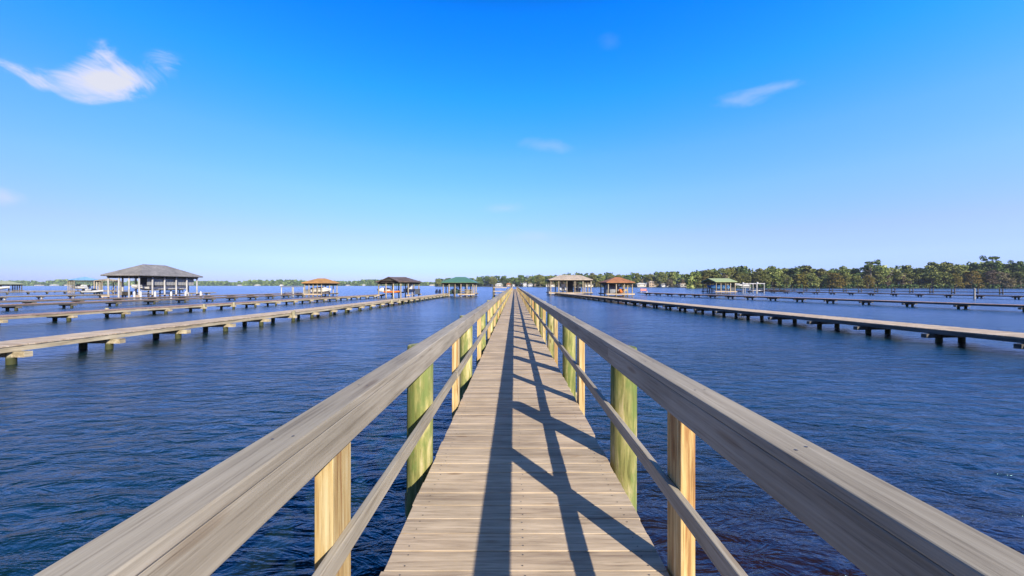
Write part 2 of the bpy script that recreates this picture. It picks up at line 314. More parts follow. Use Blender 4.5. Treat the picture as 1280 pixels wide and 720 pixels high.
def land(name, pts, depth_dir, label):
    """bank: front edge polyline, sloping up away from the water"""
    m = MB(); n = len(pts); vs_ = []
    for k, (dd, z) in enumerate(((0, -.6), (3, .35), (14, 1.1), (140, 2.0))):
        for i, (x, y) in enumerate(pts):
            j = random.uniform(-1.5, 1.5) if k < 2 else 0
            vs_.append((x + depth_dir[0] * dd, y + depth_dir[1] * dd + j, z))
    fs = [(k * n + i, k * n + i + 1, (k + 1) * n + i + 1, (k + 1) * n + i) for k in range(3) for i in range(n - 1)]
    m.add(vs_, fs, smooth=True); tag(m.build(name, M['bank']), label, None, None, 'structure')
def poly(a, b, n): return [(a[0] + (b[0] - a[0]) * i / n, a[1] + (b[1] - a[1]) * i / n) for i in range(n + 1)]
# shore polylines (x, y)
SH_R = [(wx(868, 330), 330), (wx(960, 322), 322), (wx(1060, 312), 312), (wx(1280, 300), 300), (760, 285)]
SH_M = [(wx(668, 560), 560), (wx(760, 520), 520), (wx(870, 470), 470), (wx(930, 430), 430)]
SH_C = [(wx(546, 720), 720), (wx(600, 700), 700), (wx(690, 640), 640), (wx(720, 620), 620)]
SH_L = [(-3200, 1300), (wx(0, 1450), 1450), (wx(260, 1560), 1560), (wx(480, 1500), 1500), (wx(580, 1450), 1450)]
def dens(pl, step):
    out = []
    for (a, b) in zip(pl, pl[1:]):
        n = max(1, int(math.hypot(b[0] - a[0], b[1] - a[1]) / step)); out += poly(a, b, n)[:-1]
    return out + [pl[-1]]
land('right_bank', dens(SH_R, 12), (.25, 1), 'low muddy bank under the right shore trees')
land('middle_bank', dens(SH_M, 15), (.1, 1), 'low bank of the shore right of the pier')
land('centre_bank', dens(SH_C, 15), (0, 1), 'low bank of the shore beyond the pier end')
land('far_bank', dens(SH_L, 40), (0, 1), 'thin far bank across the lake on the left')

# ------------------------------------------------------------------ the pier
CX = .055; Z0 = .98; YN = -4.0; YE = 150.0
pier = empty('wooden_pier', (0, 0, 0), label='long weathered wooden footbridge pier with railings running straight ahead from the camera', cat='pier')
dk = MB(); y = YN; scr = MB()
while y < YE:
    wd = .140 + random.uniform(-.002, .002); l = CX - .757 + random.uniform(-.008, .006); r = CX + .757 + random.uniform(-.006, .01)
    dz = random.uniform(-.002, .002); tw = random.uniform(-.0015, .0015)
    rn = random.random(); b0 = len(dk.v)
    dk.box(l, r, y, y + wd, Z0 - .036 + dz, Z0 + dz, rn)
    for k in (5, 6): v = dk.v[b0 + k]; dk.v[b0 + k] = (v[0], v[1], v[2] + tw)
    if 0 < y < 14:
        for sx in (CX - .66, CX, CX + .66):
            for sy in (.035, .105):
                px, py = sx + random.uniform(-.012, .012), y + sy + random.uniform(-.006, .006); zz = Z0 + dz + .0032
                dk.add([(px + .0045 * math.cos(t * math.pi / 3), py + .0045 * math.sin(t * math.pi / 3), zz) for t in range(6)], [tuple(range(6))], mi=1)
    y += wd + random.uniform(.003, .007)
dko = dk.build('deck_boards', [M['deck'], M['screw']], pier, bevel=.0025)
stg = MB()
for sx in (-.69, 0, .69): stg.box(CX + sx - .02, CX + sx + .02, YN, YE, Z0 - .27, Z0 - .04)
stg.build('joist', M['string'], pier)
def rail_run(name, x0, x1, z0, z1, step, off, wob=.0):
    m = MB(); y = YN + off
    while y < YE:
        y1 = min(y + step, YE); dx, dz = random.uniform(-wob, wob), random.uniform(-wob, wob)
        m.box(x0 + dx, x1 + dx, y + .0015, y1 - .0015, z0 + dz, z1 + dz)
        if y < 14:
            q = y + .06
            while q < y1:
                if name == 'cap_rail':
                    for fx in (.3, .72): cx_, cy_ = x0 + dx + (x1 - x0) * fx + random.uniform(-.01, .01), q + random.uniform(-.02, .02); m.add([(cx_ + .005 * math.cos(t * math.pi / 3), cy_ + .005 * math.sin(t * math.pi / 3), z1 + dz + .0012) for t in range(6)], [tuple(range(6))], mi=1)
                q += .61 if q + .61 < y1 - .06 or q >= y1 - .07 else max(.02, y1 - .06 - q)
        y = y1
    return m.build(name, [M['rail'], M['screw']], pier, bevel=.005)
for s in (-1, 1):
    def X(a, b): v = sorted((CX + s * a, CX + s * b)); return v
    a, b = X(.734, .868); rail_run('cap_rail', a, b, CAMZ - .524, CAMZ - .488, 4.88, -.4 if s < 0 else -1.7, .0015)
    a, b = X(.739, .776); rail_run('rail_board', a, b, CAMZ - .656, CAMZ - .5265, 4.88, -1.4 if s < 0 else -2.7, .0015)
    a, b = X(.739, .775); rail_run('lower_rail', a, b, CAMZ - 1.115, CAMZ - 1.028, 3.05, -.85, .007)
    a, b = X(.70, .738); rail_run('side_beam', a, b, Z0 - .36, Z0 - .12, 4.88, 0, .001)
def round_pile(r, z0, z1, n=20):
    m = MB(); prev = None; hs_ = [z0, z0 + (z1 - z0) * .5, z1 - .012, z1]; rr = [r * 1.02, r, r * .985, r * .93]
    rn = random.random(); vs_ = []
    ph = random.random() * 6
    for h, q in zip(hs_, rr):
        for i in range(n):
            t = 2 * math.pi * i / n; k = q * (1 + .02 * math.sin(3 * t + ph)); vs_.append((k * math.cos(t), k * math.sin(t), h))
    fs = [(j * n + i, j * n + (i + 1) % n, (j + 1) * n + (i + 1) % n, (j + 1) * n + i) for j in range(3) for i in range(n)]
    m.add(vs_, fs, rn, True); m.add(vs_[-n:], [tuple(range(n))], rn)
    return m

for s in (-1, 1):
    pl_src = [round_pile(.113, -1.5, (1.975 if s < 0 else 1.96) + d).data('piling', M['pile']) for d in (0, .015, -.03)]
    ys = [3.15, 6.2]
    while ys[-1] + 3.05 < YE: ys.append(ys[-1] + 3.05)
    ys = [.1] + ys
    for k, yy in enumerate(ys[:50]):
        o = bpy.data.objects.new('piling', pl_src[0 if k < 3 else random.randrange(3)]); col.objects.link(o); o.parent = pier
        o.location = (CX + s * (.776 + .113 + random.uniform(0, .012)), yy + random.uniform(-.06, .06) * (k > 2), 0); o.rotation_euler = (random.uniform(-.006, .006), random.uniform(-.008, .008), random.uniform(0, 6))
    ps = MB(); ps.box(-.037, .037, -.08, .08, Z0 - .30, CAMZ - .5265); pmesh = ps.data('post', M['post'])
    my = [1.51, 4.66, 7.75] if s < 0 else [1.88, 4.71, 7.58]
    while my[-1] + 3.05 < YE: my.append(my[-1] + 3.05)
    for k, yy in enumerate(my):
        o = bpy.data.objects.new('post', pmesh); col.objects.link(o); o.parent = pier
        o.location = (CX + s * (.7765 + .037), yy, 0); bv = o.modifiers.new('bevel', 'BEVEL'); bv.width = .003
# cross beams below the deck
cb = MB(); cb.box(-1.05, 1.05, -.02, .02, Z0 - .58, Z0 - .37); cbm = cb.data('cross_beam', M['string'])
yy = 3.15
while yy < YE - 3:
    o = bpy.data.objects.new('cross_beam', cbm); col.objects.link(o); o.parent = pier; o.location = (CX, yy + .14, 0); yy += 3.05

# side platform on the left of the pier
sp = empty('side_platform', (-2.8, 78, 0), label='small low platform with tall dark posts against the left rail of the pier', cat='dock')
m = MB()
for k in range(20): m.box(-1.6, 1.85, -2 + k * .2, -2 + k * .2 + .19, .55, .59)
m.build('deck_boards', M['dock'], sp)
for x, y_, h in ((-1.65, -2, 2.5), (-1.65, 2, 2.4), (1.2, -2, 1.6), (1.2, 2, 1.6)):
    q = MB(); q.cyl((x, y_, -1.5), (x, y_, h), .14); q.build('piling', M['kpile'], sp)
for z in (1.25, 2.0):
    q = MB(); q.beam((-1.65, -2.16, z), (1.2, -2.16, z), .05, .16); q.build('rail', M['dock'], sp)

# ------------------------------------------------------------------ low docks
def dock(p0, p1, width, zt, step, label, top, strm, pm, beam_over=.32, pr=.12, above=0, fasc=.17, name='low_dock', phase=0., pin=.2):
    p0, p1 = Vector((*p0, 0)), Vector((*p1, 0)); Ld = (p1 - p0).length; rz = math.atan2(-(p1 - p0).x, (p1 - p0).y)
    t = empty(name, p0, rz, label=label, cat='dock', group='low docks running out beside the pier')
    d = MB(); y = 0
    while y < Ld:
        d.box(-width / 2 + random.uniform(-.01, .01), width / 2 + random.uniform(-.01, .01), y, min(Ld, y + .142), zt - .04, zt + random.uniform(-.003, .003)); y += .148
    d.build('deck_boards', top, t)
    for s in (-1, 1):
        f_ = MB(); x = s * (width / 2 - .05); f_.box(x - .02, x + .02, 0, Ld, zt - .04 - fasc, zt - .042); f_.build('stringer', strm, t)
    pv = [MB(), MB()]
    for q in pv: q.cyl((0, 0, -1.5), (0, 0, zt - .045 - fasc), pr, pr * .97, 12)
    pd = [q.data('piling', pm) for q in pv]
    tall = MB(); tall.cyl((0, 0, -1.5), (0, 0, zt + .09 + above), pr, pr * .95, 12); tdt = tall.data('piling', pm)
    bm_ = MB(); bm_.box(-width / 2 - beam_over, width / 2 + beam_over, -.10, .10, zt - .05 - fasc - .17, zt - .046 - fasc); bd = bm_.data('cross_beam', strm)
    y = 1.0 + phase; k = 0
    while y < Ld:
        for s in (-1, 1):
            isT = above > 0 or (pm is M['dpile'] and random.random() < .05)
            o = bpy.data.objects.new('piling', tdt if isT else pd[0]); col.objects.link(o); o.parent = t
            o.location = (s * (width / 2 + (pr if isT else -pin)), y + (.0 if isT else random.uniform(-.05, .05)), 0); o.rotation_euler = (random.uniform(-.02, .02), random.uniform(-.025, .025), random.uniform(0, 6))
        o = bpy.data.objects.new('cross_beam', bd); col.objects.link(o); o.parent = t; o.location = (0, y, 0)
        k += 1; y = 1.0 + phase + k * step + random.uniform(-.06, .06)
    return t
dock((-16.75, -4), (-15.3, 80), 1.5, .62, 2.73, 'tan low dock nearest the pier on the left, ending at the green roofed boathouse', M['dock'], M['string'], M['dpile'], phase=.8)
dock((-33.9, -2), (-28.0, 76), 1.5, .60, 3.3, 'reddish low dock ending at the brown roofed boathouse', M['dock_red'], M['string'], M['dpile'])
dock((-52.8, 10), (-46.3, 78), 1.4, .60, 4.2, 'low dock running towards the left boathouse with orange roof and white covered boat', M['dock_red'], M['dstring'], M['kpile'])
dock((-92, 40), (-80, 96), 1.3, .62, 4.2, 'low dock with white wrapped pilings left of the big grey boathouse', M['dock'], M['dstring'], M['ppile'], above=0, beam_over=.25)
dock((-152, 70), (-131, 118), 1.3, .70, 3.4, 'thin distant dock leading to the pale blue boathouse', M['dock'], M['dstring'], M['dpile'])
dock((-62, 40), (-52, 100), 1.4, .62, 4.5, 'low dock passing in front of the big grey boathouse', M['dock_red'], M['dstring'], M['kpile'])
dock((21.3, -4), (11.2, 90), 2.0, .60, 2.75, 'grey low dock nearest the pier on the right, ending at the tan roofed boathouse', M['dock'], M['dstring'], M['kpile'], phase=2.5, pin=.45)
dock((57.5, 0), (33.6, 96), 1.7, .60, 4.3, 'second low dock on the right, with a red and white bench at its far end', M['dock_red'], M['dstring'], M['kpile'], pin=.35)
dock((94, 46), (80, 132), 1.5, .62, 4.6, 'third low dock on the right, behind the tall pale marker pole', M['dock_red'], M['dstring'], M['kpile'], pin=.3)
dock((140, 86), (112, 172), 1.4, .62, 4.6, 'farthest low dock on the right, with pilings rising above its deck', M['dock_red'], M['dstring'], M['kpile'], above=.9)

mp_ = MB(); mp_.cyl((0, 0, -1.5), (0, 0, 1.95), .14, .12, 14); mp_.cyl((0, 0, 1.94), (0, 0, 2.02), .15, .05, 14)
o = mp_.build('marker_pole', M['ppile']); o.location = (wx(1218, 65), 65, 0); tag(o, 'tall pale pole standing alone in the water on the right', 'pole')

# ------------------------------------------------------------------ roofs and boathouses
def roof_mesh(kind, x0, x1, y0, y1, ze, zt, r0=None, r1=None, th=.14):
    """hip: ridge along x between r0 and r1; gable_x: ridge along x, open ends; gable_y: ridge along y"""
    m = MB(); ym = (y0 + y1) / 2; xm = (x0 + x1) / 2
    for dz in (0, -th):
        if kind == 'hip':
            v = [(x0, y0, ze + dz), (x1, y0, ze + dz), (x1, y1, ze + dz), (x0, y1, ze + dz), (r0, ym, zt + dz), (r1, ym, zt + dz)]
            f = [(0, 1, 5, 4), (1, 2, 5), (2, 3, 4, 5), (3, 0, 4)]
        elif kind == 'hip_y':
            v = [(x0, y0, ze + dz), (x1, y0, ze + dz), (x1, y1, ze + dz), (x0, y1, ze + dz), (xm, r0, zt + dz), (xm, r1, zt + dz)]
            f = [(0, 1, 4), (1, 2, 5, 4), (2, 3, 5), (3, 0, 4, 5)]
        elif kind == 'gable_x':
            v = [(x0, y0, ze + dz), (x1, y0, ze + dz), (x1, y1, ze + dz), (x0, y1, ze + dz), (x0, ym, zt + dz), (x1, ym, zt + dz)]
            f = [(0, 1, 5, 4), (2, 3, 4, 5)]
        else:
            v = [(x0, y0, ze + dz), (x1, y0, ze + dz), (x1, y1, ze + dz), (x0, y1, ze + dz), (xm, y0, zt + dz), (xm, y1, zt + dz)]
            f = [(1, 2, 5, 4), (3, 0, 4, 5)]
        if dz: f = [tuple(reversed(q)) for q in f]
        m.add(v, f, .5)
    def edge(loop):
        for a, b in zip(loop, loop[1:] + loop[:1]): m.add([m.v[a], m.v[b], m.v[b + 6], m.v[a + 6]], [(0, 3, 2, 1)], .5)
    edge({'hip': [0, 1, 2, 3], 'hip_y': [0, 1, 2, 3], 'gable_x': [0, 1, 5, 2, 3, 4], 'gable_y': [0, 4, 1, 2, 5, 3]}[kind])
    return m
def boathouse(label, px0, px1, y0, dep, ez, tz, roofm, postm, kind='hip', ridge=(.25, .75), nx=4, ny=3, deckx=((0, .18), (.82, 1)), over=.5, dm=None, pr=.11, deckz=.62, trim=None, post_top=None):
    x0, x1 = wx(px0, y0 if px0 < VX else y0 + dep), wx(px1, y0 if px1 > VX else y0 + dep); W = x1 - x0; h = W / 2
    t = empty('boathouse', ((x0 + x1) / 2, y0 + dep / 2, 0), label=label, cat='boathouse', group='boathouses at the ends of the docks')
    A, B = -dep / 2, dep / 2
    rr = (A + dep * ridge[0], A + dep * ridge[1]) if kind == 'hip_y' else (-h + W * ridge[0], -h + W * ridge[1])
    roof = roof_mesh(kind, -h, h, A, B, ez, tz, *rr).build('roof', roofm, t)
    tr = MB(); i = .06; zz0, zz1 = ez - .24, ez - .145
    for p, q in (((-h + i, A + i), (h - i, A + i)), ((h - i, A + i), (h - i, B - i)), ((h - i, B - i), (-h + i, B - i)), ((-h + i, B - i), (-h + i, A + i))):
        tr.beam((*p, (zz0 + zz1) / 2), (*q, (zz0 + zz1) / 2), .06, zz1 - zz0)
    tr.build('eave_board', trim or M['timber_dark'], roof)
    xs = [-h + over + (W - 2 * over) * k / (nx - 1) for k in range(nx)]; ys = [A + over + (dep - 2 * over) * k / (ny - 1) for k in range(ny)]
    pd = MB(); pd.cyl((0, 0, -1.5), (0, 0, ez - .3), pr, pr * .9, 10); pdd = pd.data('post', postm)
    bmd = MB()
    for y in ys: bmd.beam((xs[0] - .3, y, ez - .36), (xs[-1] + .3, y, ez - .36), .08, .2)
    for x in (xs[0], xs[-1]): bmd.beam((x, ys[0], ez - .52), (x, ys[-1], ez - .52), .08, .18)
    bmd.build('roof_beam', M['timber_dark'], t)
    for x in xs:
        for y in (ys if x in (xs[0], xs[-1]) else (ys[0], ys[-1])):
            o = bpy.data.objects.new('post', pdd); col.objects.link(o); o.parent = t; o.location = (x, y, 0); o.rotation_euler = (random.uniform(-.008, .008), random.uniform(-.008, .008), 0)
    for a, b in deckx:
        q = MB(); xa, xb = -h + W * a, -h + W * b
        y = A + .1
        while y < B - .1: q.box(xa, xb, y, y + .28, deckz - .05, deckz + random.uniform(-.003, .003)); y += .29
        q.box(xa + .02, xb - .02, A + .14, A + .2, deckz - .3, deckz - .052); q.box(xa + .02, xb - .02, B - .2, B - .14, deckz - .3, deckz - .052)
        q.build('walkway', dm or M['dock'], t)
    g0 = -h + W * .30
    for k in range(2):
        yy = A + dep * (.28 + .44 * k)
        q = MB(); q.beam((g0, yy, 1.0), (g0 + W * .42, yy, 1.0), .14, .18); q.build('lift_cradle', M['timber_dark'], t)
        for xx in (g0 + .1, g0 + W * .42 - .1): q = MB(); q.cyl((xx, yy, 1.09), (xx, yy, ez - .46), .03, n=6, cap=False); q.build('lift_cable', M['black'], t)
    q = MB()
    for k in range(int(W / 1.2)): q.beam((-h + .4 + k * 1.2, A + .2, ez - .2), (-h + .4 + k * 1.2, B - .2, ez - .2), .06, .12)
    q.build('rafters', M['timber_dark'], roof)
    q = MB(); q.beam((-h + .5, B - .4, 1.5), (-h + W * .28, B - .4, 1.5), .05, .1); q.beam((-h + .5, B - .4, 1.1), (-h + W * .28, B - .4, 1.1), .05, .1); q.build('back_rail', postm, t)
    t['h'] = h; return t, h, A, B, xs, ys
def clear(t): 
    if 'h' in t: del t['h']
# ---- boats
def loft(m, secs, close=True, smooth=False):
    n = len(secs[0]); vs_ = [p for s in secs for p in s]
    fs = [(j * n + i, j * n + i + 1, (j + 1) * n + i + 1, (j + 1) * n + i) for j in range(len(secs) - 1) for i in range(n - 1)]
    fs += [tuple(range(n - 1, -1, -1)), tuple(range((len(secs) - 1) * n, len(secs) * n))]
    m.add(vs_, fs, .5, smooth)
def hull_secs(Lb, B, H, sheer=.25, flat=.2):
    out = []
    for t in (0, .15, .4, .65, .82, .93, 1.0):
        wd = B / 2 * (1 - max(0, (t - .45) / .55) ** 2.2 * .97) * (.93 + .07 * min(1, t * 4)); x = (t - .5) * Lb
        k = max(0, (t - .6) / .4) ** 2 * H * .7; top = H + sheer * H * t * t
        out.append([(x, -wd, top), (x, -wd * .86, k + H * .28), (x, 0, k), (x, wd * .86, k + H * .28), (x, wd, top), (x, wd * .8, top + .03), (x, 0, top + .07), (x, -wd * .8, top + .03), (x, -wd, top)])
    return out
def boat(name, label, loc, rz, Lb, B, H, hm, style='open', cm=None, cat='boat', group=None):
    t = empty(name, loc, rz, label=label, cat=cat, group=group)
    m = MB(); loft(m, hull_secs(Lb, B, H)); m.build('hull', hm, t, bevel=.02)
    st = MB()
    for s in (-1, 1): st.beam((-Lb / 2 + .1, s * B * .475, H + .02), (Lb * .1, s * (B * .505), H * 1.1 + .02), .05, .08)
    st.build('rub_rail', M['black'], t)
    if style == 'cover':
        c = MB(); S = []
        for q, hh in ((-.46, .25), (-.3, .55), (-.05, .8), (.12, .75), (.3, .35), (.44, .12)):
            wd = B * .5 * (1 - max(0, (q - 0) / .55) ** 2.2); S.append([(q * Lb, -wd, H * 1.02), (q * Lb, -wd * .8, H + hh * .6 * H), (q * Lb, 0, H + hh * H * 1.1 + .05), (q * Lb, wd * .8, H + hh * .6 * H), (q * Lb, wd, H * 1.02)])
        loft(c, S, smooth=True); c.build('cover', cm or M['tarp_w'], t)
    elif style == 'ttop':
        c = MB(); c.box(-.5, .6, -.4, .4, H * .95, H + 1.0); c.build('console', M['white'], t, bevel=.05)
        g = MB()
        for x in (-.6, .7):
            for y in (-.55, .55): g.cyl((x, y, H), (x * .9, y * .95, H + 1.75), .03, n=8)
        g.build('top_frame', M['metal'], t)
        c = MB(); c.box(-1.0, 1.0, -.8, .8, H + 1.76, H + 1.84); c.build('canopy', cm or M['navy'], t, bevel=.03)
    else:
        c = MB(); c.add([(.3, -B * .36, H + .1), (.3, B * .36, H + .1), (-.1, B * .33, H + .6), (-.1, -B * .33, H + .6), (.27, -B * .36, H + .1), (.27, B * .36, H + .1), (-.13, B * .33, H + .6), (-.13, -B * .33, H + .6)],
                        [(0, 1, 2, 3), (7, 6, 5, 4), (0, 3, 7, 4), (1, 5, 6, 2), (3, 2, 6, 7)]); c.build('windshield', M['glass'], t)
        c = MB(); c.box(-1.7, -1.2, -B * .3, B * .3, H, H + .45); c.build('seat', M['tarp_w'], t, bevel=.05)
    e = MB(); e.box(-Lb / 2 - .42, -Lb / 2 - .02, -.2, .2, H * .75, H * .75 + .6); e.box(-Lb / 2 - .3, -Lb / 2 - .14, -.06, .06, -.35, H * .78); e.build('outboard_motor', M['black'], t, bevel=.05)
    return t
def jetski(label, loc, rz, hm, seatm):
    t = empty('personal_watercraft', loc, rz, label=label, cat='jet ski')
    m = MB(); loft(m, hull_secs(2.9, 1.15, .5)); m.build('hull', hm, t, bevel=.03)
    m = MB(); loft(m, [[(x, -w_, .5), (x, -w_ * .8, z), (x, w_ * .8, z), (x, w_, .5)] for x, w_, z in ((-1.2, .22, .7), (-.6, .24, .92), (0, .22, .86), (.15, .2, .85))]); m.build('seat', seatm, t, bevel=.04)
    m = MB(); loft(m, [[(x, -w_, .5), (x, -w_ * .7, z), (x, w_ * .7, z), (x, w_, .5)] for x, w_, z in ((.1, .36, .86), (.5, .36, 1.0), (.9, .3, .75), (1.3, .1, .6))]); m.build('cowl', hm, t, bevel=.04)
    m = MB(); m.cyl((.4, -.38, 1.12), (.4, .38, 1.12), .025, n=8); m.cyl((.55, 0, .9), (.4, 0, 1.12), .05, n=8); m.build('handlebar', M['black'], t)
    return t
def lift(label, x, y, w_, d, h, pm, group='boat lifts beside the docks', cradle=.9):
    t = empty('boat_lift', (x, y, 0), label=label, cat='boat lift', group=group)
    for sx in (-1, 1):
        for sy in (-1, 1): q = MB(); q.cyl((sx * w_ / 2, sy * d / 2, -1.5), (sx * w_ / 2, sy * d / 2, h), .13, .12, 10); q.build('post', pm, t)
    for sy in (-1, 1): q = MB(); q.beam((-w_ / 2 - .2, sy * d / 2, h + .1), (w_ / 2 + .2, sy * d / 2, h + .1), .2, .2); q.build('top_beam', M['metal'], t)
    for sy in (-.6, .6): q = MB(); q.beam((-w_ / 2 + .1, sy * d / 2, cradle), (w_ / 2 - .1, sy * d / 2, cradle), .14, .16); q.build('cradle', M['metal'], t)
    q = MB(); q.box(-w_ / 2 - .2, -w_ / 2 + .2, -d / 2 - .25, -d / 2 + .2, h + .2, h + .55); q.build('winch_box', M['white'], t, bevel=.03)
    return t

# big grey boathouse
T, h, A, B, xs, ys = boathouse('large boathouse with grey hip roof, white columns and grey curtains', 125, 254, 68, 14, 4.5, 6.75, M['roof_grey'], M['ppile'], kind='hip_y', ridge=(.31, .64), nx=4, ny=6, deckx=((0.0, .22), (.84, 1)), over=.75, pr=.15)
cu = MB(); cxx = h - 1.15
for k in range(34):
    y = A + 2.6 + k * .3; cu.box(cxx - .03 + (k % 2) * .04, cxx + .03 + (k % 2) * .04, y, y + .29, 2.5, 4.12)
cu.build('curtain', M['curtain'], T)
cu2 = MB(); cu2.box(-1.0, cxx - .15, A + 4.5, A + 4.6, 2.2, 4.1); cu2.build('end_wall', M['slate'], T)
rl = MB()
for z in (1.05, 1.5): rl.beam((h - .75, A + .8, z), (h - .75, A + 4.6, z), .05, .1)
rl.build('side_rail', M['ppile'], T)
clear(T)
gx, gy = T.location.x, T.location.y
boat('motor_boat', 'long white and tan boat raised on a lift inside the big grey boathouse', (gx + h * .25, gy - .5, 1.4), -math.pi / 2, 10.5, 2.4, .95, M['tarp_w'], 'cover', M['tarp_g'])
for k, px in enumerate((168, 176, 194, 214, 232, 251)):
    q = MB(); q.cyl((0, 0, -1.5), (0, 0, 1.25), .17, .16, 12); q.cyl((0, 0, 1.25), (0, 0, 1.4), .17, .03, 12)
    o = q.build('white_piling', M['white']); o.location = (wx(px, 66), 66, 0); tag(o, 'white capped mooring piling standing in front of the big grey boathouse', 'mooring post', 'white mooring pilings by the grey boathouse')

# left orange boathouse
T, h, A, B, xs, ys = boathouse('small boathouse on the left with orange shingle roof', 376.5, 425, 80, 8, wz(353.2, 80), wz(347.8, 83), M['roof_orange'], M['timber_tan'], ridge=(.32, .68), nx=5, ny=3, deckx=((0, .95),), pr=.13)
clear(T); gx, gy = T.location.x, T.location.y
boat('covered_boat', 'boat under a white cover in the left orange roofed boathouse', (gx + .9, gy - 1.5, .85), 0, 4.2, 2.0, .7, M['tarp_w'], 'cover', M['tarp_w'])
lift('empty boat lift with white winch box left of the left orange roofed boathouse', wx(366, 84), 84, 2.7, 4, wz(359, 82), M['ppile'])

# brown boathouse
T, h, A, B, xs, ys = boathouse('brown roofed boathouse with a front gable, at the end of the reddish dock', 469, 527, 72, 9, wz(351.6, 72), wz(346.2, 76), M['roof_brown'], M['timber_tan'], ridge=(.3, .68), nx=5, ny=3, deckx=((0, .12), (.88, 1)), pr=.13, dm=M['dock'])
gr = roof_mesh('gable_y', -h + .9, -h + 4.7, A - .5, 0, wz(351.4, 72), wz(345.9, 72)); gr.build('front_gable_roof', M['roof_brown'], T)
gw = MB(); xa, xb = -h + 1.2, -h + 4.4; gw.add([(xa, A - .3, wz(351.2, 72)), (xb, A - .3, wz(351.2, 72)), ((xa + xb) / 2, A - .3, wz(347, 72)), (xa, A - .24, wz(351.2, 72)), (xb, A - .24, wz(351.2, 72)), ((xa + xb) / 2, A - .24, wz(347, 72))], [(0, 1, 2), (5, 4, 3), (0, 3, 4, 1)]); gw.build('gable_panel', M['timber_dark'], T)
clear(T); gx, gy = T.location.x, T.location.y
jetski('white and blue jet ski on a lift in the brown roofed boathouse', (gx - 2.3, gy - 2.5, 1.05), R(200), M['white'], M['navy'])
kk = MB(); loft(kk, hull_secs(3.4, .75, .32)); ok = kk.build('kayak', M['orange'], None, bevel=.02); ok.location = (gx - .3, gy - 3.6, .95); tag(ok, 'orange kayak lying level inside the brown roofed boathouse', 'kayak')
boat('motor_boat', 'dark blue boat with a raised canopy in the brown roofed boathouse', (gx + 2.4, gy - .5, .95), R(95), 5.2, 2.0, .7, M['navy'], 'ttop', M['navy'])

# green boathouse
T, h, A, B, xs, ys = boathouse('boathouse with a bright green roof at the end of the nearest left dock', 550.5, 598, 80, 8, wz(352.6, 80), wz(346.2, 84), M['roof_green'], M['timber_tan'], ridge=(.36, .66), nx=6, ny=3, deckx=((0, .2), (.5, 1)), pr=.13)
wp = MB()
for k in range(9): x = -h + 2.55 + k * .21; wp.box(x, x + .1, -.6, -.55, 1.75, wz(353.4, 80))
wp.build('slatted_panel', M['timber_dark'], T)
rl = MB(); rl.beam((.4, A + .3, 1.5), (h - .5, A + .3, 1.5), .06, .12); rl.beam((.4, A + .3, 1.05), (h - .5, A + .3, 1.05), .06, .12); rl.build('rail', M['timber_tan'], T)
clear(T); gx, gy = T.location.x, T.location.y
boat('covered_boat', 'boat under a dark green cover low in the green roofed boathouse', (gx - 1.05, gy - .6, .45), R(92), 5.4, 2.1, .7, M['tarp_k'], 'cover', M['tarp_k'])
for k, (dx, dz) in enumerate(((-4.3, .5), (-3.6, .4))):
    q = MB(); q.box(-.25, .25, -.25, .25, 0, .42); q.box(-.25, .25, .2, .26, .42, .95); q.box(-.27, -.21, -.25, .26, .42, .68); q.box(.21, .27, -.25, .26, .42, .68)
    o = q.build('deck_chair', M['navy'], None, bevel=.02); o.location = (gx + dx - .6, gy - 3.0, .625); tag(o, ('dark deck chair farther from the green boathouse roof posts', 'dark deck chair beside the green boathouse posts')[k], 'chair', 'dark deck chairs at the green boathouse')

# tan boathouse (right)
T, h, A, B, xs, ys = boathouse('wide boathouse with pale tan roof just right of the pier rail', 682.5, 741.5, 94, 9, wz(349.4, 94), wz(343.7, 98), M['roof_tan'], M['timber_tan'], ridge=(.3, .78), nx=6, ny=3, deckx=((0, 1),), pr=.15, dm=M['dock'])
pn = MB(); pn.box(.1, 1.6, B - 2.2, B - 2.1, .65, wz(351, 94)); pn.build('storage_wall', M['slate'], T)
clear(T); gx, gy = T.location.x, T.location.y
boat('motor_boat', 'white and dark boat with raised canopy in the tan roofed boathouse', (gx - 1.6, gy - .5, 1.05), R(85), 5.5, 2.1, .7, M['white'], 'ttop', M['black'])
boat('covered_boat', 'boat under a dark cover in the tan roofed boathouse', (gx + 2.2, gy - .5, 1.0), R(85), 5, 2.0, .7, M['navy'], 'cover', M['tarp_g'])

# burnt orange boathouse (right)
T, h, A, B, xs, ys = boathouse('boathouse on the right with a burnt orange hip roof', 748, 794, 82, 8, wz(352.6, 82), wz(346.4, 86), M['roof_terra'], M['timber_tan'], ridge=(.47, .62), nx=4, ny=3, deckx=((0, 1),), pr=.14)
bn = MB(); bn.box(h * .2, h * .8, -1, -.6, 1.05, 1.12); bn.box(h * .2, h * .8, -.6, -.55, 1.12, 1.6); bn.box(h * .22, h * .26, -1, -.6, .62, 1.05); bn.box(h * .74, h * .78, -1, -.6, .62, 1.05); bn.build('built_in_bench', M['timber_tan'], T)
clear(T); gx, gy = T.location.x, T.location.y
c = MB(); S = []
for q_, wd, hh in ((-1.6, .7, 1.5), (-1.3, 1.0, 2.0), (0, 1.1, 2.15), (1.3, 1.0, 2.05), (1.6, .75, 1.6)): S.append([(q_, -wd, 0), (q_, -wd * .9, hh * .85), (q_, 0, hh), (q_, wd * .9, hh * .85), (q_, wd, 0)])
loft(c, S, smooth=True); o = c.build('covered_boat', M['tarp_g']); o.location = (gx - 1.2, gy - .8, .63); tag(o, 'bulky boat shrouded in a grey tarp under the burnt orange roof', 'covered boat')
jetski('orange jet ski in front of the grey tarp under the burnt orange roof', (gx + .1, gy - 3.1, .65), R(255), M['orange'], M['red'])
